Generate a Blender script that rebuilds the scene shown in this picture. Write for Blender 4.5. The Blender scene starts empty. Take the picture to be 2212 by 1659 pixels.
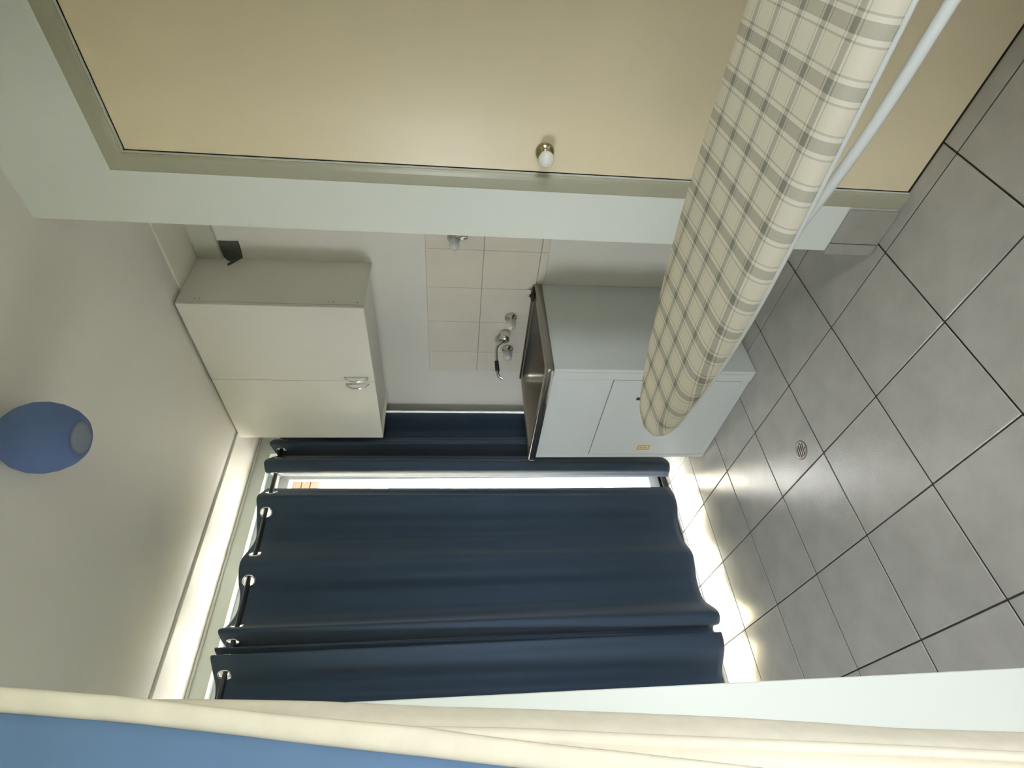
import bpy, bmesh, math, random
from mathutils import Vector, Matrix

random.seed(7)
S = bpy.context.scene
COL = S.collection

# ------------------------------------------------------------------ camera
CAM = Vector((-1.26715, -0.84952, 1.25762))
FW = Vector((0.652293, 0.750076, -0.109092))
RT = Vector((0.755352, -0.655220, 0.011420))
DN = Vector((-0.062914, -0.089852, -0.993966))
cd = bpy.data.cameras.new("camera")
cam = bpy.data.objects.new("camera", cd)
COL.objects.link(cam)
# the phone was held on its side: the picture's right is the room's down
cam.matrix_world = Matrix(((DN.x, RT.x, -FW.x, CAM.x), (DN.y, RT.y, -FW.y, CAM.y),
                           (DN.z, RT.z, -FW.z, CAM.z), (0, 0, 0, 1)))
cd.sensor_fit = 'HORIZONTAL'
cd.sensor_width = 36.0
cd.lens = 36.0 * 1178.36 / 2212.0
cd.clip_start = 0.02
S.camera = cam

# ------------------------------------------------------------------ sky, sun, exposure
W = bpy.data.worlds.new("sky")
S.world = W
W.use_nodes = True
wn = W.node_tree.nodes
wl = W.node_tree.links
bg = wn["Background"]
bg.inputs[0].default_value = (0.945, 0.95, 1.03, 1)
bg.inputs[1].default_value = 22.0

sd = bpy.data.lights.new("sun", 'SUN')
sd.energy = 190.0
sd.angle = math.radians(0.6)
sd.color = (1.0, 0.95, 0.88)
sun = bpy.data.objects.new("sun", sd)
COL.objects.link(sun)
sun.rotation_euler = Vector((-0.60, 0.28, -0.75)).to_track_quat('-Z', 'Y').to_euler()
sun.location = (2, -4, 6)

def portal(name, loc, direction, sx, sy):
    ld = bpy.data.lights.new(name, 'AREA')
    ld.shape = 'RECTANGLE'
    ld.size = sx
    ld.size_y = sy
    ld.cycles.is_portal = True
    o = bpy.data.objects.new(name, ld)
    COL.objects.link(o)
    o.location = loc
    o.rotation_euler = Vector(direction).to_track_quat('-Z', 'Y').to_euler()
    return o

portal("sky_portal_sliding_door", (-0.505, 1.93, 1.125), (0, -1, 0), 1.99, 2.25)
portal("sky_portal_added_hall_window", (-0.95, -2.91, 1.20), (0, 1, 0), 1.60, 1.10)  # portal of the added window behind the camera
portal("sky_portal_added_side_window", (-2.71, 1.32, 1.35), (1, 0, 0), 0.60, 0.80)  # portal of the added laundry window

S.view_settings.view_transform = 'Standard'
S.view_settings.look = 'None'
S.view_settings.gamma = 1.0
S.view_settings.use_curve_mapping = False
S.view_settings.exposure = 0.40
S.cycles.use_denoising = True
S.cycles.max_bounces = 14
S.cycles.diffuse_bounces = 8
S.cycles.glossy_bounces = 6
S.cycles.transparent_max_bounces = 12
S.cycles.caustics_reflective = False
S.cycles.caustics_refractive = False
S.cycles.sample_clamp_indirect = 40.0

# ------------------------------------------------------------------ materials
def srgb(r, g, b):
    f = lambda c: (c / 12.92 if c <= 0.04045 else ((c + 0.055) / 1.055) ** 2.4)
    return (f(r / 255), f(g / 255), f(b / 255), 1)

def mat(name, col, rough=0.6, metal=0.0, noise=None, bump=None, spec=0.5, trans=0.0, coat=0.0):
    """noise=(scale, amount) mottles the colour, bump=(scale, strength, distance) gives fine relief."""
    m = bpy.data.materials.new(name)
    m.use_nodes = True
    nt = m.node_tree
    b = nt.nodes["Principled BSDF"]
    b.inputs["Base Color"].default_value = col
    b.inputs["Roughness"].default_value = rough
    b.inputs["Metallic"].default_value = metal
    b.inputs["Specular IOR Level"].default_value = spec
    b.inputs["Transmission Weight"].default_value = trans
    b.inputs["Coat Weight"].default_value = coat
    tc = nt.nodes.new("ShaderNodeTexCoord")
    if noise:
        n = nt.nodes.new("ShaderNodeTexNoise")
        n.inputs["Scale"].default_value = noise[0]
        n.inputs["Detail"].default_value = 5
        nt.links.new(tc.outputs["Object"], n.inputs["Vector"])
        r = nt.nodes.new("ShaderNodeMapRange")
        r.inputs["From Min"].default_value = 0.25
        r.inputs["From Max"].default_value = 0.75
        r.inputs["To Min"].default_value = 1 - noise[1]
        r.inputs["To Max"].default_value = 1 + noise[1]
        nt.links.new(n.outputs["Fac"], r.inputs["Value"])
        mx = nt.nodes.new("ShaderNodeVectorMath")
        mx.operation = 'SCALE'
        mx.inputs[0].default_value = col[:3]
        nt.links.new(r.outputs["Result"], mx.inputs["Scale"])
        nt.links.new(mx.outputs["Vector"], b.inputs["Base Color"])
    if bump:
        n = nt.nodes.new("ShaderNodeTexNoise")
        n.inputs["Scale"].default_value = bump[0]
        n.inputs["Detail"].default_value = 3
        nt.links.new(tc.outputs["Object"], n.inputs["Vector"])
        bp = nt.nodes.new("ShaderNodeBump")
        bp.inputs["Strength"].default_value = bump[1]
        bp.inputs["Distance"].default_value = bump[2]
        nt.links.new(n.outputs["Fac"], bp.inputs["Height"])
        nt.links.new(bp.outputs["Normal"], b.inputs["Normal"])
    return m

M = {}
M['wall'] = mat("white_wall_paint", (0.68, 0.71, 0.66, 1), 0.75, noise=(3, 0.015), bump=(180, 0.05, 0.001))
M['beige'] = mat("beige_bounce_cut_paint", (0.36, 0.34, 0.30, 1), 0.8, noise=(3, 0.02))  # unseen walls toned darker to cut bounced light in the passage
M['ceiling'] = mat("ceiling_paint", (0.70, 0.68, 0.64, 1), 0.85, noise=(2, 0.015))
M['strip'] = mat("ceiling_strip_paint", (0.74, 0.71, 0.64, 1), 0.6)
M['alcove'] = mat("alcove_wall_paint", (0.76, 0.745, 0.69, 1), 0.55, noise=(3, 0.02))
M['batten'] = mat("batten_paint", (0.56, 0.57, 0.51, 1), 0.6)
M['door'] = mat("cream_door_paint", (0.75, 0.65, 0.45, 1), 0.36, noise=(2.5, 0.02), bump=(60, 0.03, 0.001))
M['frame'] = mat("door_frame_gloss_paint", (0.40, 0.39, 0.29, 1), 0.28, noise=(4, 0.02))
M['grout'] = mat("dark_grout", (0.055, 0.047, 0.032, 1), 0.9, noise=(30, 0.3))
M['tile'] = mat("grey_floor_tile", (0.40, 0.39, 0.365, 1), 0.20, noise=(9, 0.10), bump=(230, 0.42, 0.0012), spec=1.0)
M['skirt'] = mat("skirting_tile", (0.33, 0.32, 0.28, 1), 0.35, noise=(14, 0.08))
M['walltile'] = mat("cream_wall_tile", (0.77, 0.72, 0.63, 1), 0.16, noise=(5, 0.04), bump=(7, 0.10, 0.004))
M['wallgrout'] = mat("wall_tile_grout", (0.42, 0.40, 0.35, 1), 0.9)
M['laminate'] = mat("white_laminate", (0.74, 0.72, 0.66, 1), 0.33, noise=(4, 0.012))
M['enamel'] = mat("white_enamel_steel", (0.60, 0.63, 0.62, 1), 0.42, noise=(4, 0.015))
M['gap'] = mat("shadow_gap_black", (0.03, 0.03, 0.028, 1), 0.8)  # black standing in for the shade inside gaps and holes
M['steel'] = mat("stainless_steel", (0.36, 0.33, 0.29, 1), 0.30, 1.0, bump=(90, 0.04, 0.001))
M['chrome'] = mat("chrome", (0.72, 0.72, 0.70, 1), 0.12, 1.0, noise=(40, 0.02))
M['brass'] = mat("antique_brass", (0.42, 0.36, 0.20, 1), 0.18, 1.0, noise=(40, 0.03))
M['ceramic'] = mat("white_ceramic", (0.80, 0.80, 0.75, 1), 0.22, noise=(30, 0.01))
M['acrylic'] = mat("clear_acrylic", (0.86, 0.87, 0.84, 1), 0.10, trans=0.25, noise=(40, 0.02))
M['rubber'] = mat("black_rubber", (0.012, 0.012, 0.013, 1), 0.45, noise=(40, 0.1))
M['rod'] = mat("black_rod", (0.008, 0.010, 0.014, 1), 0.35, noise=(40, 0.1))
M['tape'] = mat("torn_grey_tape", (0.09, 0.095, 0.075, 1), 0.5, noise=(60, 0.25), bump=(80, 0.4, 0.003))
M['whitemetal'] = mat("white_painted_tube", (0.72, 0.74, 0.71, 1), 0.35, noise=(20, 0.02))
M['alu'] = mat("white_aluminium_frame", (0.78, 0.78, 0.74, 1), 0.4, noise=(20, 0.02))
M['track'] = mat("dark_track", (0.05, 0.05, 0.05, 1), 0.5, noise=(30, 0.1))
M['blueglass'] = mat("blue_lamp_glass", (0.10, 0.162, 0.36, 1), 0.75, noise=(12, 0.02))
M['paleblue'] = mat("pale_lamp_disc", (0.17, 0.20, 0.28, 1), 0.6, noise=(20, 0.02))
M['sticker'] = mat("gold_sticker", (0.50, 0.33, 0.10, 1), 0.4, noise=(60, 0.1))
M['stickerlight'] = mat("pale_sticker_border", (0.75, 0.62, 0.40, 1), 0.4, noise=(60, 0.05))
M['drain'] = mat("drain_metal", (0.33, 0.31, 0.28, 1), 0.35, 0.8, noise=(80, 0.2))
M['concrete'] = mat("patio_concrete", (0.27, 0.265, 0.26, 1), 0.85, noise=(6, 0.1))
M['grass'] = mat("lawn_grass", (0.07, 0.075, 0.05, 1), 0.9, noise=(20, 0.4))
M['timber'] = mat("brown_timber", (0.075, 0.035, 0.012, 1), 0.6, noise=(25, 0.3))
M['facade'] = mat("cream_facade", (0.78, 0.67, 0.42, 1), 0.85, noise=(3, 0.06))
M['rooftile'] = mat("roof_tiles", (0.30, 0.17, 0.10, 1), 0.8, noise=(10, 0.2))
M['darkglass'] = mat("dark_window_glass", (0.08, 0.09, 0.10, 1), 0.1, noise=(3, 0.2))
M['creamcloth'] = mat("cream_curtain_cloth", (0.76, 0.70, 0.57, 1), 0.9, noise=(30, 0.06), bump=(90, 0.12, 0.002), spec=0.15)
M['bluecloth'] = mat("blue_curtain_cloth", (0.13, 0.215, 0.36, 1), 0.85, noise=(14, 0.05), bump=(30, 0.15, 0.003), spec=0.15)
M['underside'] = mat("board_underside", (0.55, 0.55, 0.52, 1), 0.6, noise=(20, 0.03))

def navy_cloth():
    m = bpy.data.materials.new("navy_curtain_cloth")
    m.use_nodes = True
    nt = m.node_tree
    b = nt.nodes["Principled BSDF"]
    b.inputs["Base Color"].default_value = (0.035, 0.056, 0.088, 1)
    b.inputs["Roughness"].default_value = 0.8
    b.inputs["Specular IOR Level"].default_value = 0.25
    b.inputs["Sheen Weight"].default_value = 0.15
    tc = nt.nodes.new("ShaderNodeTexCoord")
    n = nt.nodes.new("ShaderNodeTexNoise")
    n.inputs["Scale"].default_value = 500
    nt.links.new(tc.outputs["Object"], n.inputs["Vector"])
    bp = nt.nodes.new("ShaderNodeBump")
    bp.inputs["Strength"].default_value = 0.12
    bp.inputs["Distance"].default_value = 0.001
    nt.links.new(n.outputs["Fac"], bp.inputs["Height"])
    nt.links.new(bp.outputs["Normal"], b.inputs["Normal"])
    t = nt.nodes.new("ShaderNodeBsdfTranslucent")
    t.inputs["Color"].default_value = (0.012, 0.017, 0.024, 1)
    mx = nt.nodes.new("ShaderNodeAddShader")
    nt.links.new(b.outputs[0], mx.inputs[0])
    nt.links.new(t.outputs[0], mx.inputs[1])
    nt.links.new(mx.outputs[0], nt.nodes["Material Output"].inputs["Surface"])
    return m
M['navy'] = navy_cloth()

def pane_glass():
    m = bpy.data.materials.new("clear_pane_glass")
    m.use_nodes = True
    nt = m.node_tree
    nt.nodes.remove(nt.nodes["Principled BSDF"])
    tr = nt.nodes.new("ShaderNodeBsdfTransparent")
    tr.inputs[0].default_value = (0.96, 0.98, 0.96, 1)
    gl = nt.nodes.new("ShaderNodeBsdfGlossy")
    gl.inputs["Roughness"].default_value = 0.02
    mx = nt.nodes.new("ShaderNodeMixShader")
    mx.inputs[0].default_value = 0.05
    nt.links.new(tr.outputs[0], mx.inputs[1])
    nt.links.new(gl.outputs[0], mx.inputs[2])
    nt.links.new(mx.outputs[0], nt.nodes["Material Output"].inputs["Surface"])
    return m
M['pane'] = pane_glass()

def plaid():
    """cream cloth woven with grey check: a wide stripe between two fine lines, every 57.5 mm both ways."""
    m = bpy.data.materials.new("cream_grey_check_cloth")
    m.use_nodes = True
    nt = m.node_tree
    L = nt.links
    b = nt.nodes["Principled BSDF"]
    b.inputs["Roughness"].default_value = 0.85
    b.inputs["Specular IOR Level"].default_value = 0.2
    uv = nt.nodes.new("ShaderNodeUVMap")
    uv.uv_map = "UVMap"
    sep = nt.nodes.new("ShaderNodeSeparateXYZ")
    L.new(uv.outputs[0], sep.inputs[0])
    def mth(op, a, bb=None, c=None):
        n = nt.nodes.new("ShaderNodeMath")
        n.operation = op
        for i, v in enumerate((a, bb, c)):
            if v is None:
                continue
            if isinstance(v, (int, float)):
                n.inputs[i].default_value = v
            else:
                L.new(v, n.inputs[i])
        return n.outputs[0]
    def stripes(s, hw, lo, lw):
        p = 0.0575
        t = mth('SUBTRACT', mth('FRACT', mth('ADD', mth('DIVIDE', s, p), 100.5)), 0.5)
        d = mth('MULTIPLY', mth('ABSOLUTE', t), p)
        main = mth('LESS_THAN', d, hw)
        line = mth('COMPARE', d, lo, lw)
        pale = mth('COMPARE', d, (hw + lo - lw) / 2, (lo - lw - hw) / 2)
        return main, line, pale
    m1, l1, p1 = stripes(sep.outputs[0], 0.0055, 0.0102, 0.0010)
    m2, l2, p2 = stripes(sep.outputs[1], 0.0072, 0.0135, 0.0012)
    # grey weight: each direction darkens, crossings darken twice
    g = mth('ADD', mth('ADD', mth('MULTIPLY', m1, 0.40), mth('MULTIPLY', l1, 0.30)),
            mth('ADD', mth('MULTIPLY', m2, 0.40), mth('MULTIPLY', l2, 0.30)))
    pl = mth('MULTIPLY', mth('MAXIMUM', p1, p2), 0.5)
    nz = nt.nodes.new("ShaderNodeTexNoise")
    nz.inputs["Scale"].default_value = 700
    tc = nt.nodes.new("ShaderNodeTexCoord")
    L.new(tc.outputs["Object"], nz.inputs["Vector"])
    g2 = mth('MULTIPLY', g, mth('ADD', mth('MULTIPLY', nz.outputs["Fac"], 0.5), 0.75))
    mixp = nt.nodes.new("ShaderNodeMix")
    mixp.data_type = 'RGBA'
    L.new(pl, mixp.inputs[0])
    mixp.inputs[6].default_value = (0.78, 0.73, 0.60, 1)
    mixp.inputs[7].default_value = (0.82, 0.79, 0.70, 1)
    mx = nt.nodes.new("ShaderNodeMix")
    mx.data_type = 'RGBA'
    L.new(g2, mx.inputs[0])
    L.new(mixp.outputs[2], mx.inputs[6])
    mx.inputs[7].default_value = (0.19, 0.185, 0.15, 1)
    L.new(mx.outputs[2], b.inputs["Base Color"])
    bp = nt.nodes.new("ShaderNodeBump")
    bp.inputs["Strength"].default_value = 0.1
    bp.inputs["Distance"].default_value = 0.001
    L.new(nz.outputs["Fac"], bp.inputs["Height"])
    L.new(bp.outputs["Normal"], b.inputs["Normal"])
    return m
M['plaid'] = plaid()

# ------------------------------------------------------------------ builders
ORG = {}

def tag(o, label=None, cat=None, group=None, kind=None):
    if label: o["label"] = label
    if cat: o["category"] = cat
    if group: o["group"] = group
    if kind: o["kind"] = kind
    return o

def root(name, loc, label, cat, group=None, kind=None):
    o = bpy.data.objects.new(name, None)
    o.empty_display_size = 0.05
    COL.objects.link(o)
    o.location = loc
    ORG[o.name] = Vector(loc)
    return tag(o, label, cat, group, kind)

def place(name, me, mt, parent=None, base=None, smooth=False):
    """me is in world coordinates; its origin goes to the parent's origin, else to its own base."""
    if parent is not None:
        L = ORG[parent.name]
    elif base is not None:
        L = Vector(base)
    else:
        xs = [v.co for v in me.vertices]
        mn = [min(c[i] for c in xs) for i in range(3)]
        mxx = [max(c[i] for c in xs) for i in range(3)]
        L = Vector(((mn[0] + mxx[0]) / 2, (mn[1] + mxx[1]) / 2, mn[2]))
    me.transform(Matrix.Translation(-L))
    me.materials.append(M[mt] if isinstance(mt, str) else mt)
    if smooth:
        me.shade_smooth()
    o = bpy.data.objects.new(name, me)
    COL.objects.link(o)
    if parent is not None:
        o.parent = parent
    else:
        o.location = L
    ORG[o.name] = L
    return o

def tomesh(bm, name="m"):
    bmesh.ops.recalc_face_normals(bm, faces=bm.faces)
    me = bpy.data.meshes.new(name)
    bm.to_mesh(me)
    bm.free()
    return me

def addbox(bm, x0, x1, y0, y1, z0, z1):
    v = [bm.verts.new(p) for p in ((x0, y0, z0), (x1, y0, z0), (x1, y1, z0), (x0, y1, z0),
                                   (x0, y0, z1), (x1, y0, z1), (x1, y1, z1), (x0, y1, z1))]
    for f in ((0, 3, 2, 1), (4, 5, 6, 7), (0, 1, 5, 4), (1, 2, 6, 5), (2, 3, 7, 6), (3, 0, 4, 7)):
        bm.faces.new([v[i] for i in f])

def box(x0, x1, y0, y1, z0, z1, bev=0.0, seg=2):
    bm = bmesh.new()
    addbox(bm, x0, x1, y0, y1, z0, z1)
    if bev:
        bmesh.ops.bevel(bm, geom=list(bm.edges), offset=bev, segments=seg, profile=0.5, affect='EDGES')
    return tomesh(bm)

def boxes(lst, bev=0.0):
    bm = bmesh.new()
    for b in lst:
        addbox(bm, *b)
    if bev:
        bmesh.ops.bevel(bm, geom=list(bm.edges), offset=bev, segments=2, profile=0.5, affect='EDGES')
    return tomesh(bm)

def tube(pts, r, n=12, caps=True):
    """round tube along a polyline; r a number or one per point."""
    pts = [Vector(p) for p in pts]
    rs = r if isinstance(r, (list, tuple)) else [r] * len(pts)
    bm = bmesh.new()
    rings = []
    prev = None
    for i, p in enumerate(pts):
        if i == 0: t = pts[1] - pts[0]
        elif i == len(pts) - 1: t = pts[-1] - pts[-2]
        else: t = (pts[i + 1] - p).normalized() + (p - pts[i - 1]).normalized()
        t.normalize()
        if prev is None:
            a = Vector((0, 0, 1)) if abs(t.z) < 0.9 else Vector((1, 0, 0))
            u = t.cross(a).normalized()
        else:
            u = (prev - t * prev.dot(t)).normalized()
        prev = u
        w = t.cross(u)
        rings.append([bm.verts.new(p + (u * math.cos(2 * math.pi * k / n) + w * math.sin(2 * math.pi * k / n)) * rs[i]) for k in range(n)])
    for a, b in zip(rings, rings[1:]):
        for k in range(n):
            bm.faces.new((a[k], a[(k + 1) % n], b[(k + 1) % n], b[k]))
    if caps:
        bm.faces.new(list(reversed(rings[0])))
        bm.faces.new(rings[-1])
    return tomesh(bm)

def lathe(profile, origin, axis, n=24):
    """profile [(radius, distance along axis)] turned round an axis from origin."""
    o = Vector(origin)
    t = Vector(axis).normalized()
    a = Vector((0, 0, 1)) if abs(t.z) < 0.9 else Vector((1, 0, 0))
    u = t.cross(a).normalized()
    w = t.cross(u)
    bm = bmesh.new()
    rings = []
    for r, d in profile:
        if r < 1e-6:
            rings.append([bm.verts.new(o + t * d)])
        else:
            rings.append([bm.verts.new(o + t * d + (u * math.cos(2 * math.pi * k / n) + w * math.sin(2 * math.pi * k / n)) * r) for k in range(n)])
    for A, B in zip(rings, rings[1:]):
        for k in range(n):
            q = [A[k % len(A)], A[(k + 1) % len(A)], B[(k + 1) % len(B)], B[k % len(B)]]
            q = list(dict.fromkeys(q))
            if len(q) > 2:
                bm.faces.new(q)
    return tomesh(bm)

def torus(c, axis, R, r, n=28, k=8):
    c = Vector(c)
    t = Vector(axis).normalized()
    a = Vector((0, 0, 1)) if abs(t.z) < 0.9 else Vector((1, 0, 0))
    u = t.cross(a).normalized()
    w = t.cross(u)
    bm = bmesh.new()
    vs = []
    for i in range(n):
        e = u * math.cos(2 * math.pi * i / n) + w * math.sin(2 * math.pi * i / n)
        vs.append([bm.verts.new(c + e * (R + r * math.cos(2 * math.pi * j / k)) + t * r * math.sin(2 * math.pi * j / k)) for j in range(k)])
    for i in range(n):
        for j in range(k):
            bm.faces.new((vs[i][j], vs[(i + 1) % n][j], vs[(i + 1) % n][(j + 1) % k], vs[i][(j + 1) % k]))
    return tomesh(bm)

def grid_mesh(rows, thick=None):
    """rows of points -> a sheet."""
    bm = bmesh.new()
    vs = [[bm.verts.new(p) for p in r] for r in rows]
    for a, b in zip(vs, vs[1:]):
        for k in range(len(a) - 1):
            bm.faces.new((a[k], a[k + 1], b[k + 1], b[k]))
    return tomesh(bm)

def crom(P, n):
    """catmull-rom through 2D/3D points, n steps per span."""
    P = [Vector(p) for p in P]
    out = []
    for i in range(len(P) - 1):
        a = P[max(i - 1, 0)]; b = P[i]; c = P[i + 1]; d = P[min(i + 2, len(P) - 1)]
        for k in range(n):
            t = k / n
            out.append(0.5 * ((2 * b) + (c - a) * t + (2 * a - 5 * b + 4 * c - d) * t * t + (3 * b - a - 3 * c + d) * t ** 3))
    out.append(P[-1])
    return out

# ------------------------------------------------------------------ the room shell
ZC = 2.335
XB = 0.72      # wall behind sink and cabinet
YC = 1.78      # wall with the curtained sliding door
XD = 0.050     # face of the wall with the cream door
YE = 0.035     # its far end
XL, YR = -2.6, -2.8
YN = 0.20      # face of the nib wall on the left
XN = -1.058

# floor: grout bed with every tile laid on it
floor = place("floor", boxes([(XL - .1, XB + .1, YR - .1, YC + .18, -0.08, -0.0035)]), 'grout', base=(0, 0, 0))
tag(floor, "grey tiled floor of laundry and passage", "floor", kind="structure")
regions = [(XL, 0.055, YR, YN), (XL, XB, YN, 1.905), (0.055, XB, YE, YN)]
T, G = 0.30, 0.0048
tile_full = None
for i in range(-9, 3):
    for j in range(-10, 7):
        x0, x1, y0, y1 = i * T + G / 2, (i + 1) * T - G / 2, j * T + G / 2, (j + 1) * T - G / 2
        cx0, cx1 = max(x0, XL), min(x1, 0.0558 if y1 < 0.04 else XB - 0.001)
        cy0, cy1 = max(y0, YR), min(y1, 1.905)
        if i >= 0 and i * T >= 0.055 and y0 < YE:
            cy0 = max(cy0, YE + 0.001)
        if i == 0 and j >= 0 and j < 1:
            cy0 = y0
        if cx1 - cx0 < 0.006 or cy1 - cy0 < 0.006:
            continue
        if i >= 0 and cy1 < YE and cx0 > 0.0535:
            continue
        full = abs(cx1 - cx0 - (T - G)) < 1e-6 and abs(cy1 - cy0 - (T - G)) < 1e-6
        cx, cy = (cx0 + cx1) / 2, (cy0 + cy1) / 2
        if full and tile_full is not None:
            o = bpy.data.objects.new("floor_tile", tile_full)
            COL.objects.link(o)
        else:
            w, h = (cx1 - cx0) / 2, (cy1 - cy0) / 2
            me = box(-w, w, -h, h, -0.009, 0.0, 0.0012, 1)
            me.materials.append(M['tile'])
            o = bpy.data.objects.new("floor_tile", me)
            COL.objects.link(o)
            if full:
                tile_full = me
        o.parent = floor
        o.location = (cx, cy, random.uniform(-0.0004, 0.0004))

# ceiling and its lower border strips
ceiling = place("ceiling", boxes([(XL - .1, XB + .1, YR - .1, YC + .14, ZC, ZC + 0.12)]), 'ceiling', base=(0, 0, ZC))
tag(ceiling, "flat off-white painted ceiling", "ceiling", kind="structure")
place("border_strip", box(XL, XB, 1.497, YC, ZC - 0.009, ZC + 0.001, 0.0015, 1), 'strip', ceiling)
place("border_strip", box(0.505, XB, YE, 1.496, ZC - 0.009, ZC + 0.001, 0.003, 2), 'strip', ceiling)

wall_right = place("wall_right", boxes([(XB, XB + .1, YE - .6, YC + .14, -0.05, ZC)]), 'alcove', base=(XB, 0, 0))
tag(wall_right, "pale wall behind the sink and wall cabinet", "wall", kind="structure")
# splashback tiles, two rows over the sink
backing = place("grout_bed", box(XB - 0.0035, XB + 0.001, 0.345, 1.322, 0.842, 1.3785), 'wallgrout', wall_right)
cols = [0.345, 0.549, 0.758, 0.967, 1.176, 1.322]
rws = [0.842, 0.877, 1.1275, 1.3785]
for a, b in zip(cols, cols[1:]):
    for c, d in zip(rws, rws[1:]):
        place("wall_tile", box(XB - 0.009, XB - 0.001, a + .0005, b - .0005, c + .0016, d - .0016, 0.001, 1), 'walltile', wall_right)

OX0, OX1, OZ = -1.50, 0.49, 2.25
wall_far = place("wall_far", boxes([(OX1, XB + .1, YC, YC + .14, -0.05, ZC), (XL - .1, OX0, YC, YC + .14, -0.05, ZC),
                                    (OX0, OX1, YC, YC + .14, OZ, ZC)]), 'wall', base=(0, YC, 0))
tag(wall_far, "white wall around the curtained sliding door", "wall", kind="structure")

DY0, DY1, DZ = -0.978, -0.158, 2.040
wall_front = place("wall_front", boxes([(XD, XB + .1, DY1, YE, -0.05, ZC), (XD, XD + .25, DY0, DY1, DZ, ZC),
                                        (XD, XD + .25, YR, DY0, -0.05, ZC), (XD + .06, XD + .25, DY0, DY1, -0.05, DZ)]), 'wall', base=(XD, 0, 0))
tag(wall_front, "white wall holding the cream door", "wall", kind="structure")
added_wall_return = place("added_wall_return", box(-0.42, XD, -1.40, -1.30, -0.05, ZC, 0.002, 1), 'beige', base=(XD, -1.35, 0))  # unseen stub added to hold window light off the door wall
tag(added_wall_return, "beige wall return added behind the camera to block window light", "wall", kind="structure")
wall_nib = place("wall_left", box(XL, XN, YN, YN + .10, -0.05, ZC, 0.002, 1), 'wall', base=(XN, YN, 0))
tag(wall_nib, "white wall end beside the hanging blue and cream curtain", "wall", kind="structure")
HW = (-1.75, -0.15, 0.65, 1.75)
LW = (1.02, 1.62, 0.95, 1.75)
wall_hall = place("wall_hall", boxes([(XL - .1, XL, YR, LW[0], -0.05, ZC), (XL - .1, XL, LW[1], YC + .14, -0.05, ZC),
                                      (XL - .1, XL, LW[0], LW[1], -0.05, LW[2]), (XL - .1, XL, LW[0], LW[1], LW[3], ZC)]), 'beige', base=(XL, 0, 0))
w3 = root("added_window_3", (XL - .05, (LW[0] + LW[1]) / 2, LW[2]), "white framed laundry window added to light the sink wall", "window", kind="structure")  # unseen window added as a light source for the alcove
place("window_frame", boxes([(XL - .07, XL - .02, LW[0], LW[0] + .04, LW[2], LW[3]), (XL - .07, XL - .02, LW[1] - .04, LW[1], LW[2], LW[3]),
                             (XL - .07, XL - .02, LW[0] + .04, LW[1] - .04, LW[2], LW[2] + .04), (XL - .07, XL - .02, LW[0] + .04, LW[1] - .04, LW[3] - .04, LW[3])]), 'alu', w3)
place("pane", box(XL - .05, XL - .045, LW[0] + .04, LW[1] - .04, LW[2] + .04, LW[3] - .04), 'pane', w3)
tag(wall_hall, "beige passage wall opposite the cream door", "wall", kind="structure")
wall_back = place("wall_back", boxes([(XL - .1, HW[0], YR - .1, YR, -0.05, ZC), (HW[1], XD + .25, YR - .1, YR, -0.05, ZC),
                                      (HW[0], HW[1], YR - .1, YR, -0.05, HW[2]), (HW[0], HW[1], YR - .1, YR, HW[3], ZC)]), 'beige', base=(0, YR, 0))
tag(wall_back, "beige wall with the added window closing the passage behind the camera", "wall", kind="structure")

# window added behind the camera to light the passage
HM = (HW[0] + HW[1]) / 2
w2 = root("added_window_2", (HM, YR - .05, HW[2]), "white framed window added behind the camera to light the passage", "window", kind="structure")
x0, x1, z0, z1 = HW
ya, yb = YR - .07, YR - .02
place("window_frame", boxes([(x0, x0 + .04, ya, yb, z0, z1), (x1 - .04, x1, ya, yb, z0, z1), (x0 + .04, x1 - .04, ya, yb, z0, z0 + .04),
                             (x0 + .04, x1 - .04, ya, yb, z1 - .04, z1), (HM - .02, HM + .02, ya, yb, z0 + .04, z1 - .04)]), 'alu', w2)
place("pane", box(x0 + .04, HM - .02, YR - .05, YR - .045, z0 + .04, z1 - .04), 'pane', w2)
place("pane", box(HM + .02, x1 - .04, YR - .05, YR - .045, z0 + .04, z1 - .04), 'pane', w2)

# sliding glass door behind the curtains
w1 = root("window_1", (-.5, YC + .07, 0), "white framed sliding glass door behind the navy curtains", "window", kind="structure")
fy0, fy1 = YC + .06, YC + .13
place("door_frame", boxes([(OX0, OX0 + .05, fy0, fy1, 0, OZ), (OX1 - .06, OX1, fy0, fy1, 0, OZ), (OX0 + .05, OX1 - .06, fy0, fy1, OZ - .05, OZ)], 0.002), 'alu', w1)
place("track", boxes([(OX0 + .05, OX1 - .06, fy0, fy0 + .012, 0, .028), (OX0 + .05, OX1 - .06, fy1 - .012, fy1, 0, .028), (OX0 + .05, OX1 - .06, fy0 + .012, fy1 - .012, 0, .006)]), 'track', w1)
for xa, xb, ya in ((OX0 + .05, -.50, fy0 + .015), (-.55, OX1 - .06, fy0 + .042)):
    p = place("sliding_panel", boxes([(xa, xa + .045, ya, ya + .022, .03, OZ - .05), (xb - .045, xb, ya, ya + .022, .03, OZ - .05),
                                      (xa + .045, xb - .045, ya, ya + .022, .03, .09), (xa + .045, xb - .045, ya, ya + .022, OZ - .10, OZ - .05)], 0.001), 'alu', w1)
    place("pane", box(xa + .045, xb - .045, ya + .009, ya + .013, .09, OZ - .10), 'pane', p)

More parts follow.
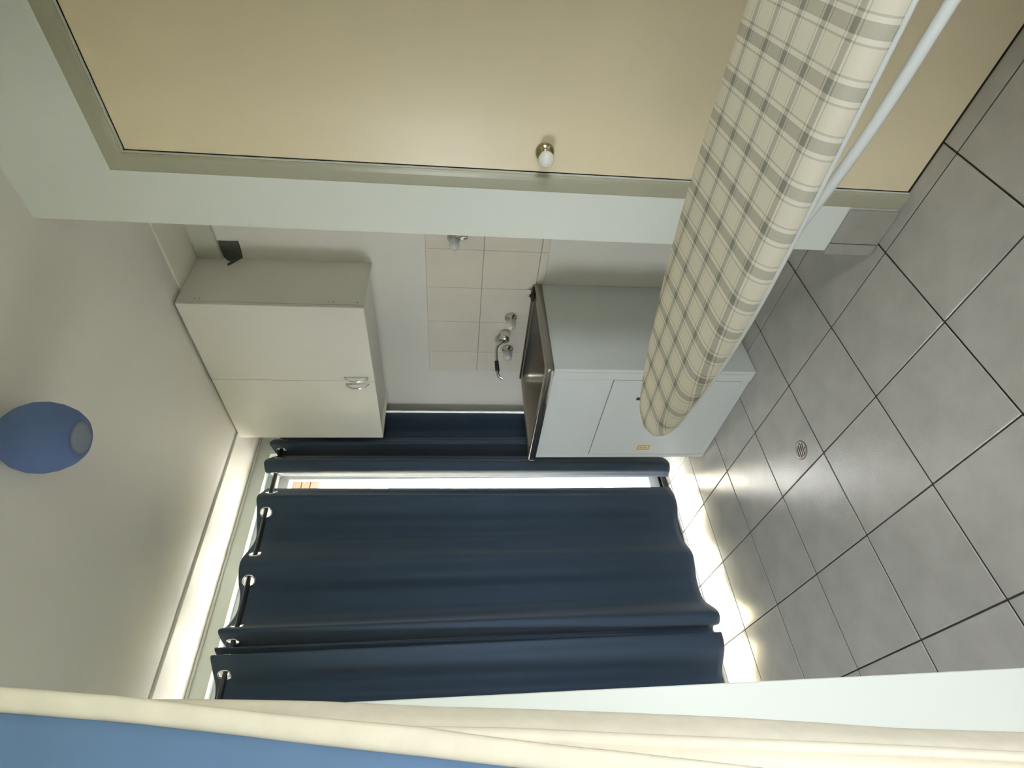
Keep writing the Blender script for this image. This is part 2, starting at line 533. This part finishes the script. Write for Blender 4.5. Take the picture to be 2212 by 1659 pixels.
# cream door, its frame, the tile skirting, the small trims
d1 = root("door_1", (XD, (DY0 + DY1) / 2, 0), "tall cream painted flush door with a white ball knob", "door", kind="structure")
place("door_leaf", box(0.056, 0.092, DY0 + .003, DY1 - .003, 0.004, DZ - .003, 0.0015, 1), 'door', d1)
kn = place("knob_rose", lathe([(0, 0), (.0235, 0), (.0235, .004), (.021, .009), (.013, .012), (.010, .016), (.010, .026), (0, .026)], (0.056, -0.214, 1.034), (-1, 0, 0)), 'brass', d1, smooth=True)
kn["label"] = "round brass rose of the knob"
ball = place("knob_ball", lathe([(0, .018), (.010, .019), (.0165, .026), (.0195, .036), (.0185, .045), (.013, .0525), (.006, .0555), (0, .056)], (0.056, -0.214, 1.034), (-1, 0, 0)), 'ceramic', kn, smooth=True)
ball["label"] = "white ceramic ball of the knob"

prof = [(0, .058), (.03, .0475), (.12, .0435), (.3, .0440), (.6, .0465), (.88, .0492), (1, .0510)]
FWD = 0.052
rows = []
for t, x in prof:
    e = t * FWD
    rows.append([(x, DY1 + e, -0.002), (x, DY1 + e, DZ + e), (x, DY0 - e, DZ + e), (x, DY0 - e, -0.002)])
bm = bmesh.new()
vs = [[bm.verts.new(p) for p in r] for r in rows]
bk = [[bm.verts.new((.062, p[1], p[2])) for p in r] for r in (rows[0], rows[-1])]
allr = [bk[0]] + vs + [bk[1]]
for a, b in zip(allr, allr[1:]):
    for k in range(3):
        bm.faces.new((a[k], a[k + 1], b[k + 1], b[k]))
fr = place("trim_1", tomesh(bm), 'frame', base=(XD, DY1, 0), smooth=False)
for pl in fr.data.polygons: pl.use_smooth = False
tag(fr, "moulded olive-cream frame around the cream door", "door frame", kind="structure")

sk = root("baseboard_right", (0.045, -.03, 0), "grey tile skirting at the foot of the wall end beside the cream door", "skirting", kind="structure")
place("skirting_tile", box(0.0385, XD, DY1 + FWD + .001, 0.002, 0.001, 0.148, 0.0018, 2), 'skirt', sk)
place("skirting_tile", box(0.0385, XD, 0.0045, 0.041, 0.001, 0.148, 0.0018, 2), 'skirt', sk)

tr2 = place("trim_2", box(XB - .014, XB, YE + .001, .6385, 2.227, ZC - .010, 0.001, 1), 'batten')
tag(tr2, "painted batten along the top of the alcove wall beside the wall cabinet", "batten", kind="structure")
tr3 = place("trim_3", box(XL, XB, YC - .010, YC, ZC - .021, ZC - .0095, 0.003, 2), 'strip')
tag(tr3, "thin bead where the curtain wall meets the ceiling", "bead", kind="structure")

# ------------------------------------------------------------------ navy curtains on their rod
RODY, RODZ = 1.67, 2.153
rod = root("curtain_rod", (-.4, RODY, RODZ), "thin black curtain rod threaded through the navy curtains' eyelets", "curtain rod")
place("rod_tube", tube([(-1.45, RODY, RODZ - .002), (.70, RODY, RODZ + .004)], .011, 12), 'rod', rod, smooth=True)
for bx in (-1.40, 0.655):
    place("bracket", tube([(bx, RODY, RODZ), (bx, 1.72, RODZ - .002), (bx, YC, RODZ - .005)], [.012, .008, .014], 10), 'rod', rod)

def curtain(name, label, top, bot, eyelets, nspan):
    zt, zb = 2.197, 0.066
    k = (zt - CAM.z) / (2.2 - CAM.z)
    r = root(name, (sum(p[0] for p in bot) / len(bot), RODY, zb), label, "curtain", "navy curtains over the sliding door")
    A = crom([(CAM.x + (p[0] - CAM.x) * k, CAM.y + (p[1] - CAM.y) * k) for p in top], nspan)
    B = crom(bot, nspan)
    # eyelet centres: where the top wave crosses the rod
    holes = []
    for i in range(len(A) - 1):
        if (A[i].y - RODY) * (A[i + 1].y - RODY) < 0:
            t = (RODY - A[i].y) / (A[i + 1].y - A[i].y)
            c = A[i].lerp(A[i + 1], t)
            holes.append((c, (A[i + 1] - A[i]).normalized()))
    zs = []
    z = zt
    while z > zt - .085:
        zs.append(z); z -= .0042
    while z > zb + .14:
        zs.append(z); z -= .06
    zs += [zb + .10, zb + .085, zb + .07, zb + .03, zb]
    bm = bmesh.new()
    vv = []
    for z in zs:
        f = (zt - z) / (zt - zb)
        f2 = f * f * (3 - 2 * f) * .4 + f * .6
        row = []
        for i, (a, b) in enumerate(zip(A, B)):
            p = a.lerp(b, f2)
            # shallow secondary creases half way down
            s = math.sin(i * .55 + 1.3) * .006 * math.sin(math.pi * f)
            row.append(bm.verts.new((p.x, p.y + s, z)))
        vv.append(row)
    for ri in range(len(zs) - 1):
        for ci in range(len(A) - 1):
            m = (vv[ri][ci].co + vv[ri + 1][ci + 1].co) / 2
            cut = False
            if m.z > zt - .09:
                for c, t in holes:
                    w = Vector((m.x - c.x, m.y - c.y))
                    if math.hypot(w.length, m.z - RODZ) < .0245:
                        cut = True
            if not cut:
                bm.faces.new((vv[ri][ci], vv[ri][ci + 1], vv[ri + 1][ci + 1], vv[ri + 1][ci]))
    me = tomesh(bm)
    cl = place("curtain_fabric", me, 'navy', r, smooth=True)
    sm = cl.modifiers.new("thickness", 'SOLIDIFY')
    sm.thickness = .0022
    for c, t in holes:
        e = place("eyelet", torus((c.x, c.y, RODZ), (-t.y, t.x, 0), .0262, .0042), 'chrome', r, smooth=True)
    return r

TL = [(.243, 1.735), (.19, 1.68), (.133, 1.626), (.09, 1.666), (.041, 1.711), (-.02, 1.752), (-.095, 1.711), (-.191, 1.638), (-.262, 1.679),
      (-.30, 1.739), (-.372, 1.754), (-.453, 1.685), (-.495, 1.602), (-.515, 1.66), (-.522, 1.735), (-.545, 1.69), (-.560, 1.615), (-.574, 1.66),
      (-.579, 1.72), (-.586, 1.66), (-.595, 1.596), (-.630, 1.65), (-.673, 1.731), (-.73, 1.752), (-.80, 1.68), (-.86, 1.61), (-.93, 1.68), (-1.0, 1.745), (-1.1, 1.68), (-1.2, 1.62), (-1.3, 1.70), (-1.36, 1.73)]
BL = [(.205, 1.692), (.165, 1.672), (.125, 1.658), (.075, 1.663), (.02, 1.70), (-.03, 1.726), (-.103, 1.706), (-.192, 1.648), (-.257, 1.660),
      (-.31, 1.683), (-.37, 1.684), (-.425, 1.659), (-.505, 1.560), (-.545, 1.582), (-.537, 1.64), (-.548, 1.665), (-.562, 1.662), (-.570, 1.655),
      (-.577, 1.645), (-.582, 1.615), (-.588, 1.588), (-.644, 1.604), (-.70, 1.676), (-.752, 1.708), (-.82, 1.66), (-.88, 1.60), (-.95, 1.66), (-1.02, 1.72), (-1.1, 1.67), (-1.2, 1.62), (-1.3, 1.70), (-1.36, 1.72)]
TR = [(.322, 1.735), (.305, 1.69), (.292, 1.645), (.318, 1.598), (.372, 1.65), (.43, 1.72), (.462, 1.757), (.450, 1.69), (.436, 1.604), (.49, 1.65), (.545, 1.72), (.59, 1.735), (.625, 1.66), (.645, 1.61), (.67, 1.66), (.697, 1.70)]
BR = [(.262, 1.672), (.268, 1.652), (.276, 1.628), (.306, 1.610), (.352, 1.64), (.405, 1.70), (.43, 1.735), (.438, 1.69), (.446, 1.615), (.49, 1.65), (.545, 1.70), (.59, 1.71), (.625, 1.66), (.645, 1.625), (.67, 1.655), (.697, 1.69)]
curtain("eyelet_curtain", "wide navy eyelet curtain, the one left of the bright gap", TL, BL, None, 9)
curtain("eyelet_curtain", "narrow navy eyelet curtain running behind the sink and wall cabinet", TR, BR, None, 9)

# ------------------------------------------------------------------ wall cabinet
CX, CY0, CY1, CZ0, CZ1, CYM = 0.42, 0.640, 1.530, 1.612, 2.3245, 1.083
wc = root("wall_cabinet", ((CX + XB) / 2, (CY0 + CY1) / 2, CZ0), "white two-door wall cabinet mounted over the sink under the ceiling", "cabinet")
th = .016
xb0 = CX + .019
place("body", boxes([(xb0, XB - .001, CY0, CY0 + th, CZ0, CZ1), (xb0, XB - .001, CY1 - th, CY1, CZ0, CZ1), (xb0, XB - .001, CY0 + th, CY1 - th, CZ1 - th, CZ1),
                     (xb0, XB - .001, CY0 + th, CY1 - th, CZ0 + .012, CZ0 + .012 + th), (XB - .006, XB - .001, CY0 + th, CY1 - th, CZ0 + .028, CZ1 - th)], 0.0008), 'laminate', wc)
for q, (ya, yb) in enumerate(((CY0, CYM - .001), (CYM + .001, CY1))):
    d = place("cabinet_door", box(CX, CX + .017, ya, yb, CZ0, CZ1, 0.002, 2), 'laminate', wc)
    hy = CYM - .024 if q == 0 else CYM + .022
    pts = []
    for k in range(13):
        a = math.pi * k / 12
        pts.append((CX + .001 - .027 * math.sin(a), hy, 1.692 - .050 * math.cos(a)))
    h = place("bow_handle", tube(pts, [.0052] + [.0042] * 11 + [.0052], 10), 'chrome', d, smooth=True)
    h["label"] = "chrome bow handle"
for yz in ((CX + .033, 2.262), (CX + .033, 2.245), (CX + .033, 1.755), (CX + .033, 1.735), (CX + .033, 1.64)):
    place("screw_hole", lathe([(0, .0006), (.0022, .0006), (.0025, -.001), (0, -.001)], (yz[0], CY0, yz[1]), (0, -1, 0), 10), 'gap', wc)

# torn dark patch where cabinet meets wall
tp = root("torn_tape", (XB - .005, .6, 2.18), "torn dark grey tape stuck between alcove wall and wall cabinet side", "tape")
bm = bmesh.new()
xw, yw = XB - .0016, CY0 - .0016
for poly in ([(xw, .556, 2.224), (xw, .556, 2.182), (xw, .554, 2.142), (xw, .60, 2.142), (xw, yw, 2.146), (xw, yw, 2.20), (xw, yw, 2.222), (xw, .60, 2.2245)],
             [(xw, yw, 2.146), (.690, yw, 2.168), (.668, yw, 2.184), (.662, yw, 2.192), (.673, yw, 2.198), (.690, yw, 2.188), (.700, yw, 2.206), (xw, yw, 2.222)]):
    bm.faces.new([bm.verts.new(p) for p in poly])
bmesh.ops.remove_doubles(bm, verts=bm.verts, dist=1e-5)
tpm = place("tape_strip", tomesh(bm), 'tape', tp)
so = tpm.modifiers.new("thickness", 'SOLIDIFY')
so.thickness = .0012
so.offset = 0

# ------------------------------------------------------------------ sink unit
SX, SY0, SY1 = 0.185, 0.727, 1.362
su = root("sink_cabinet", ((SX + XB) / 2, (SY0 + SY1) / 2, 0), "white metal laundry tub cabinet standing against the tiled wall", "cabinet")
place("side_panel", box(SX, XB - .001, SY0, SY0 + .018, 0.001, .853, .0015, 1), 'enamel', su)
place("side_panel", box(SX, XB - .001, SY1 - .018, SY1, 0.001, .853, .0015, 1), 'enamel', su)
place("front_stile", box(SX, SX + .018, SY0 + .0185, .788, .001, .853, .001, 1), 'enamel', su)
place("front_stile", box(SX, SX + .018, 1.338, SY1 - .0185, .001, .853, .001, 1), 'enamel', su)
place("apron", box(SX, SX + .018, .7885, 1.3375, .596, .853, .001, 1), 'enamel', su)
place("bottom_rail", box(SX + .004, SX + .020, .7885, 1.3375, .001, .036, .001, 1), 'enamel', su)
place("door_gap_shade", box(SX + .030, SX + .034, .7885, 1.3375, .036, .595), 'gap', su)  # black sheet painted in for the shade behind the door gaps
dr = place("cabinet_door", box(SX, SX + .018, .7905, 1.3355, .039, .5925, .0015, 2), 'enamel', su)
place("latch", box(SX - .006, SX, .898, .912, .445, .468, .001, 1), 'track', dr)
st = place("sticker", box(SX - .0006, SX, 1.255, 1.300, .297, .372, .0002, 1), 'stickerlight', dr)
st["label"] = "small pale gold maker's sticker"
bm = bmesh.new()
for b in ((1.259, 1.296, .303, .309), (1.259, 1.296, .358, .364), (1.259, 1.265, .309, .358), (1.290, 1.296, .309, .358),
          (1.271, 1.284, .316, .325), (1.271, 1.284, .329, .338), (1.271, 1.284, .342, .351)):
    addbox(bm, SX - .0010, SX - .0005, b[0], b[1], b[2], b[3])
place("sticker_print", tomesh(bm), 'sticker', st)

def rrect(x0, x1, y0, y1, r, z, n=6):
    pts = []
    for (cx, cy, a0) in ((x1 - r, y1 - r, 0), (x0 + r, y1 - r, 90), (x0 + r, y0 + r, 180), (x1 - r, y0 + r, 270)):
        for k in range(n + 1):
            a = math.radians(a0 + 90 * k / n)
            pts.append((cx + r * math.cos(a), cy + r * math.sin(a), z))
    return pts

tx0, tx1, ty0, ty1 = 0.172, XB - .010, 0.719, 1.372
loops = []
for ins, r, z in ((.004, .006, .8535), (0, .008, .8545), (0, .008, .879), (.0025, .008, .8845), (.006, .009, .8855), (.030, .03, .8855), (.036, .035, .883),
                  (.041, .045, .872), (.046, .05, .85), (.060, .06, .68), (.075, .07, .652), (.11, .07, .642)):
    loops.append(rrect(tx0 + ins, tx1 - ins, ty0 + ins, ty1 - ins, r, z))
bm = bmesh.new()
vs = [[bm.verts.new(p) for p in l] for l in loops]
for a, b in zip(vs, vs[1:]):
    for k in range(len(a)):
        bm.faces.new((a[k], a[(k + 1) % len(a)], b[(k + 1) % len(a)], b[k]))
bm.faces.new(vs[-1])
tub = root("laundry_tub", ((tx0 + tx1) / 2, (ty0 + ty1) / 2, .8535), "stainless steel laundry tub set on the white metal cabinet", "sink")
place("basin", tomesh(bm), 'steel', tub, smooth=True)
place("waste_outlet", lathe([(0, .004), (.012, .004), (.030, .006), (.040, .004), (.042, .001), (.042, -.01), (0, -.01)], (.45, 1.05, .641), (0, 0, 1)), 'chrome', tub, smooth=True)
place("back_ledge", box(tx1 - .012, XB - .0095, ty0 + .004, ty1 - .004, .8535, .893, .003, 2), 'steel', tub)

plug = root("sink_plug", (.655, .765, .8865), "black rubber plug left on the back corner of the tub rim", "plug")
place("plug_body", lathe([(0, 0), (.022, 0), (.027, .006), (.027, .012), (.020, .016), (.009, .017), (.007, .022), (.003, .024), (0, .024)], (.667, .756, .886), (0, 0, 1)), 'rubber', plug, smooth=True)
place("plug_ring", torus((.667, .756, .911), (1, 0, 0), .007, .0015, 16, 6), 'chrome', plug, smooth=True)

def wall_tap(label, y, z, L=.066, bottom=False):
    r = root("wall_tap", (XB - .009, y, z), label, "tap", "taps on the tiled wall")
    x = XB - .009
    place("flange", lathe([(0, 0), (.031, 0), (.031, .004), (.027, .012), (.017, .017), (.014, .030), (0, .030)], (x, y, z), (-1, 0, 0)), 'chrome', r, smooth=True)
    bm = bmesh.new()
    n = 24
    rings = []
    for d, rad in ((.026, .015), (.031, .0215), (.052, .0225), (L + .004, .019), (L + .008, .013)):
        rings.append([bm.verts.new((x - d, y + math.cos(2 * math.pi * k / n) * rad * (1 + .09 * math.cos(6 * 2 * math.pi * k / n)),
                                    z + math.sin(2 * math.pi * k / n) * rad * (1 + .09 * math.cos(6 * 2 * math.pi * k / n)))) for k in range(n)])
    for a, b in zip(rings, rings[1:]):
        for k in range(n):
            bm.faces.new((a[k], a[(k + 1) % n], b[(k + 1) % n], b[k]))
    bm.faces.new(rings[0]); bm.faces.new(rings[-1])
    h = place("tap_head", tomesh(bm), 'acrylic', r, smooth=True)
    h["label"] = "clear fluted acrylic head"
    place("tap_button", lathe([(0, 0), (.009, 0), (.009, .003), (0, .004)], (x - L - .007, y, z), (-1, 0, 0)), 'ceramic', h, smooth=True)
    return r

wall_tap("clear-headed sink tap on the tiles, nearer the plug", .930, .978)
wall_tap("clear-headed sink tap on the tiles, beyond the spout", 1.148, .976)
wt = wall_tap("clear-headed washing machine tap high beside the door wall end", .488, 1.256)
place("tap_outlet", tube([(XB - .03, .488, 1.256), (XB - .035, .478, 1.246), (XB - .042, .462, 1.228), (XB - .05, .455, 1.205)], [.013, .013, .012, .012], 12), 'chrome', wt, smooth=True)

sp = root("sink_spout", (XB - .009, 1.04, 1.0), "chrome swivel spout with black sleeve between the two sink taps", "spout")
place("spout_body", lathe([(0, 0), (.026, 0), (.027, .006), (.022, .014), (.024, .030), (.026, .040), (.021, .050), (0, .052)], (XB - .009, 1.040, .997), (-1, 0, .12)), 'chrome', sp, smooth=True)
arm = crom([(XB - .055, 1.050, 1.010), (XB - .075, 1.062, 1.036), (XB - .105, 1.078, 1.043), (XB - .155, 1.096, 1.042), (XB - .205, 1.114, 1.038), (XB - .228, 1.122, 1.031), (XB - .236, 1.125, 1.012)], 6)
place("spout_arm", tube(arm, .0072, 12), 'chrome', sp, smooth=True)
place("spout_sleeve", tube([(XB - .150, 1.094, 1.042), (XB - .200, 1.112, 1.0385)], .0105, 14), 'rubber', sp, smooth=True)

# ------------------------------------------------------------------ ironing board
AX = Vector((-.079, .997)).normalized()
NX = Vector((AX.y, -AX.x))
def bp(u, v):      # u across (to +x), v along from (-.52,-.60)
    return Vector((-.520, -.600)) + NX * u + AX * v
ZB = 0.85
VT, VN = -0.62, 0.680
def halfw(v):
    t = VN - v
    pts = [(0, 0.0), (.006, .022), (.018, .040), (.04, .056), (.09, .078), (.17, .101), (.27, .124), (.38, .141), (.48, .149), (.60, .151), (1.16, .151), (1.22, .146), (1.26, .130), (1.285, .10), (1.30, 0.0)]
    for (a, b), (c, d) in zip(pts, pts[1:]):
        if a <= t <= c:
            return b + (d - b) * (t - a) / (c - a)
    return 0
ts = [0, .003, .007, .013, .02, .03, .045, .065, .09, .12, .16, .20, .25, .30, .35, .40, .46, .52, .6, .7, .8, .9, 1.0, 1.1, 1.16, 1.20, 1.23, 1.25, 1.27, 1.285, 1.295, 1.30]
out = []
for t in ts: out.append(Vector((-halfw(VN - t), VN - t)))
for t in reversed(ts[1:-1]): out.append(Vector((halfw(VN - t), VN - t)))
# smooth the outline a little
for _ in range(2):
    out = [(out[i - 1] + out[i] * 4 + out[(i + 1) % len(out)]) / 6 for i in range(len(out))]
nrm = []
for i in range(len(out)):
    t = (out[(i + 1) % len(out)] - out[i - 1]).normalized()
    n = Vector((t.y, -t.x))
    if n.dot(out[i] - Vector((0, out[i].y if -.5 < out[i].y < .5 else .0))) < 0: n = -n
    nrm.append(n)
ib = root("ironing_board", (-.5, -1.0, 0), "ironing board with a cream and grey checked cover", "ironing board")
# cover: (outward offset, z, cloth distance beyond the edge)
sec = [(-.045, ZB, -.045), (-.022, ZB - .0004, -.022), (-.010, ZB - .002, -.010), (-.001, ZB - .0062, .0), (.006, ZB - .013, .010), (.0085, ZB - .020, .017), (.0075, ZB - .029, .026), (.003, ZB - .0345, .032)]
bm = bmesh.new()
uvl = bm.loops.layers.uv.new("UVMap")
uvd = {}
PH_U, PH_V = -.1305, -.0345
rings = []
for off, z, cl in sec:
    ring = []
    for o_, n_ in zip(out, nrm):
        q = o_ + n_ * off
        if off < -.02 and abs(q.x) > abs(o_.x): q.x = o_.x * .5
        w = bp(q.x, q.y)
        v = bm.verts.new((w.x, w.y, z))
        c = o_ + n_ * cl
        uvd[v] = (c.x - PH_U, c.y - PH_V)
        ring.append(v)
    rings.append(ring)
for a, b in zip(rings, rings[1:]):
    for k in range(len(a)):
        bm.faces.new((a[k], a[(k + 1) % len(a)], b[(k + 1) % len(a)], b[k]))
# flat top, bridged left to right
inner = rings[0]
n = len(inner)
for k in range((n - 1) // 2):
    a, b = inner[k], inner[k + 1]
    c, d = inner[(n - k - 1) % n], inner[(n - k) % n]
    q = list(dict.fromkeys([a, b, c, d]))
    if len(q) >= 3:
        try: bm.faces.new(q)
        except ValueError: pass
for f in bm.faces:
    for l in f.loops:
        l[uvl].uv = uvd[l.vert]
me = tomesh(bm)
place("cover", me, 'plaid', ib, smooth=True)
bm = bmesh.new()
rings = []
for off, z in ((.0035, ZB - .031), (.0068, ZB - .0325), (.0078, ZB - .035), (.0055, ZB - .038), (-.010, ZB - .0385)):
    rings.append([bm.verts.new((*bp(*(o_ + n_ * off)), z)) for o_, n_ in zip(out, nrm)])
for a, b in zip(rings, rings[1:]):
    for k in range(n):
        bm.faces.new((a[k], a[(k + 1) % n], b[(k + 1) % n], b[k]))
rim = place("rim", tomesh(bm), 'whitemetal', ib, smooth=True)
rim["label"] = "white piped edge under the cover"
bm = bmesh.new()
und = [bm.verts.new((*bp(*(o_ + n_ * -.008)), ZB - .040)) for o_, n_ in zip(out, nrm)]
for k in range((n - 1) // 2):
    q = list(dict.fromkeys([und[k], und[k + 1], und[(n - k - 1) % n], und[(n - k) % n]]))
    if len(q) >= 3: bm.faces.new(q)
place("underside_panel", tomesh(bm), 'underside', ib)
def P3(u, v, z):
    w = bp(u, v)
    return (w.x, w.y, z)
for s in (-1, 1):
    lg = crom([P3(.125 * s, .17, ZB - .044), P3(.131 * s, .02, .775), P3(.131 * s, -.13, .757), P3(.130 * s, -.30, .738), P3(.13 * s, -.38, .70), P3(.15 * s, -.46, .30), P3(.19 * s, -.50, .012)], 6)
    place("leg_tube", tube(lg, .0072, 12), 'whitemetal', ib, smooth=True)
place("foot_bar", tube([P3(-.22, -.50, .013), P3(.22, -.50, .013)], .0125, 12), 'whitemetal', ib, smooth=True)
place("cross_tube", tube([P3(-.134, -.36, .71), P3(.134, -.36, .71)], .009, 12), 'whitemetal', ib, smooth=True)
for s in (-1, 1):
    place("leg_tube", tube([P3(.085 * s, -.57, ZB - .046), P3(.10 * s, -.36, .42), P3(.11 * s, -.17, .013)], .0075, 12), 'whitemetal', ib, smooth=True)

# ------------------------------------------------------------------ ceiling lamp, drain
lc = (-.420, .345)
lp = root("ceiling_lamp", (lc[0], lc[1], 2.165), "blue shade hanging from the ceiling with a paler round end", "lamp")
shade = [(.045, 0), (.062, .012), (.078, .035), (.087, .062), (.0885, .088), (.083, .115), (.071, .142), (.056, .160), (.043, .168), (.041, .166)]
place("shade", lathe([(r_, d_) for r_, d_ in shade], (lc[0], lc[1], ZC), (0, 0, -1), 40), 'blueglass', lp, smooth=True)
place("shade_disc", lathe([(0, .1655), (.030, .1660), (.0415, .1665), (.0425, .163), (0, .160)], (lc[0], lc[1], ZC), (0, 0, -1), 40), 'paleblue', lp, smooth=True)

dn_c = (-.226, .693)
fd = root("floor_drain", (dn_c[0], dn_c[1], 0), "small round slotted metal drain in the tiled floor", "drain")
place("drain_ring", lathe([(.0255, -.004), (.0255, .002), (.028, .0028), (.033, .0022), (.035, .0004)], (dn_c[0], dn_c[1], 0), (0, 0, 1), 32), 'drain', fd, smooth=True)
place("drain_shade_disc", lathe([(0, .0006), (.026, .0006)], (dn_c[0], dn_c[1], 0), (0, 0, 1), 24), 'gap', fd)  # flat black disc painted in for the dark of the well
dirv = Vector((-.45, .89)).normalized()
sidev = Vector((dirv.y, -dirv.x))
for k in range(-2, 3):
    off = k * .0098
    hl = math.sqrt(max(.0262 ** 2 - off * off, 1e-6))
    bm = bmesh.new()
    a = Vector(dn_c) + sidev * off
    co = []
    for sg, tw in ((-1, -1), (1, -1), (1, 1), (-1, 1)):
        q = a + dirv * hl * sg + sidev * .0025 * tw
        co.append(q)
    lo = [bm.verts.new((q.x, q.y, .0008)) for q in co]
    hi = [bm.verts.new((q.x, q.y, .0024)) for q in co]
    bm.faces.new(hi); bm.faces.new(lo)
    for i in range(4): bm.faces.new((lo[i], lo[(i + 1) % 4], hi[(i + 1) % 4], hi[i]))
    place("grate_bar", tomesh(bm), 'drain', fd)

# ------------------------------------------------------------------ blue and cream curtain at the left
def lin(tab, z):
    tab = sorted(tab)
    if z <= tab[0][0]: a, b = tab[0], tab[1]
    elif z >= tab[-1][0]: a, b = tab[-2], tab[-1]
    else:
        for a, b in zip(tab, tab[1:]):
            if a[0] <= z <= b[0]: break
    return a[1] + (b[1] - a[1]) * (z - a[0]) / (b[0] - a[0])
B1 = [(1.758, -1.1074), (1.631, -1.1225), (1.501, -1.1414), (1.371, -1.1613), (1.185, -1.1887), (1.083, -1.2037)]
B0 = [(1.768, -1.0856), (1.639, -1.1004), (1.48, -1.1242), (1.294, -1.148), (1.183, -1.1664), (1.076, -1.182), (0.94, -1.2017)]
F3 = [(1.45, -1.135), (1.296, -1.1402), (1.179, -1.1474), (1.062, -1.1581), (0.854, -1.1761), (0.642, -1.1944), (0.509, -1.2073)]
F2 = [(1.75, -1.083), (1.606, -1.0886), (1.449, -1.0973), (1.269, -1.112), (1.173, -1.1181), (1.016, -1.1298), (0.856, -1.1424), (0.725, -1.1547), (0.597, -1.1676), (0.452, -1.178)]
dc = root("doorway_curtain", (-1.3, -.05, .10), "blue curtain edged and backed with cream cloth hanging before the white wall end", "curtain")
zz = [2.12 - .04 * k for k in range(51)]
blue, hem, lining = [], [], []
for z in zz:
    b1, b0, f3, f2 = lin(B1, z), lin(B0, z), lin(F3, z), lin(F2, z)
    wr = .0015 * math.sin(z * 23) + .001 * math.sin(z * 57 + 1)
    P = []
    for k in range(25):
        t = k / 24
        P.append((-1.62 + (b1 + 1.62) * t, -.102 - .028 * (1 - t) ** 1.0 * math.sin(t * 13 + z * 1.3) + wr * math.sin(t * 21), z))
    blue.append(P)
    H = []
    for k in range(11):
        t = k / 10
        e = math.sin(math.pi * t)
        H.append((b1 - .002 + (b0 - b1 + .002) * (0.5 - 0.5 * math.cos(math.pi * t)), -.101 - .0075 * e ** .7 + (.010 * max(t - .8, 0) / .2) + wr, z))
    # hem wraps round to the back
    H += [(b0 - .003, -.083, z), (b0 - .012, -.078, z), (b0 - .03, -.077, z)]
    hem.append(H)
    g = max(0, math.sin((z - .62) * 4.0)) * .004
    f2k = -1.267 + (f2 + 1.267) * 1.06
    C = [(b0 - .05, -.070, z), (b0 - .02, -.066, z), (f3 - .024, -.062 - g, z), (f3 - .011, -.0725, z), (f3 - .002, -.067, z), (f3, -.060, z), (f3 - .003, -.053, z), (f3 - .014, -.049, z), (f3 - .030, -.047, z),
         (f3 - .024, -.040, z), (f3 - .010, -.028 - g, z), (f3 + (f2k - f3) * .35, -.008, z), (f3 + (f2k - f3) * .7, .012, z), (f2k - .003, .027, z), (f2k, .036, z), (f2k - .004, .044, z), (f2k - .02, .050, z), (f2k - .05, .052, z), (-1.35, .05 + .01 * math.sin(z * 2), z), (-1.5, .05, z), (-1.62, .03, z)]
    lining.append([tuple(p) for p in crom(C, 3)])
bl = place("blue_panel", grid_mesh(blue), 'bluecloth', dc, smooth=True)
bl["label"] = "blue cloth face"
hm = place("cream_hem", grid_mesh(hem), 'creamcloth', dc, smooth=True)
hm["label"] = "cream hem band"
ln = place("cream_lining", grid_mesh(lining), 'creamcloth', dc, smooth=True)
ln["label"] = "cream lining hanging in folds"
for o, tk in ((bl, .0015), (hm, .002), (ln, .0018)):
    so = o.modifiers.new("thickness", 'SOLIDIFY')
    so.thickness = tk

dr2 = root("doorway_rod", (-1.4, -.06, 2.14), "thin black rod above the picture carrying the blue and cream curtain", "curtain rod")
place("rod_tube", tube([(XL, -.05, 2.135), (-.98, -.05, 2.135)], .011, 10), 'rod', dr2, smooth=True)

# ------------------------------------------------------------------ outside
shading_roof = place("roof", boxes([(XL - .7, XB + .9, YR - .85, YC + .35, ZC + .13, ZC + .22)]), 'rooftile', base=(0, 0, ZC + .13))  # overhang added to block direct sun at the passage window
tag(shading_roof, "flat house roof, its overhang added to keep sun off the passage window", "roof", kind="structure")
gr = place("ground", boxes([(-12, 14, YC + .19, 16, -.12, -.03)]), 'concrete', base=(0, 8, -.12))
tag(gr, "sunlit pale concrete outside the sliding door", "ground", kind="structure")
lawn = place("lawn", boxes([(-14, 14, -16, YR - .12, -.14, -.04), (-14, XL - .12, YR - .12, YC + .19, -.14, -.04)]), 'grass', base=(0, -8, -.14))  # unseen dark grass added so less light bounces up to the ceiling
tag(lawn, "dark green lawn added behind the house to cut bounced light", "lawn", kind="structure")
pg = root("pergola", (1.5, 3.3, -.03), "brown timber pergola beam outside the sliding door", "pergola")
for z in (2.335, 2.405, 2.475):
    place("beam_board", box(-3.0, 5.5, 3.18, 3.25, z, z + .064, .004, 1), 'timber', pg)
place("shading_roof_sheet", box(-3.0, 5.5, YC + .36, 3.25, 2.545, 2.575, .003, 1), 'alu', pg)  # sheet added to shade the concrete near the house
for x in (-2.8, 5.3):
    place("post", box(x - .06, x + .06, 3.252, 3.37, -.03, 2.54, .005, 1), 'timber', pg)
hb = root("neighbour_house", (3, 7, -.03), "sunlit cream house seen through the gap between the curtains", "house")
place("facade_wall", boxes([(-5, 10, 7.0, 7.3, -.03, 3.6)]), 'facade', hb)
place("roof", boxes([(-5.4, 10.4, 6.6, 8.2, 3.6, 3.75)]), 'rooftile', hb)
for x in (-3.4, -.8, 1.9, 3.35, 4.7, 7.0):
    fwm = place("window_frame", boxes([(x - .45, x + .45, 6.96, 7.0, 1.35, 1.43), (x - .45, x + .45, 6.96, 7.0, 2.25, 2.33), (x - .45, x - .37, 6.96, 7.0, 1.43, 2.25), (x + .37, x + .45, 6.96, 7.0, 1.43, 2.25)]), 'alu', hb)
    place("pane", box(x - .37, x + .37, 6.985, 6.998, 1.43, 2.25), 'darkglass', fwm)
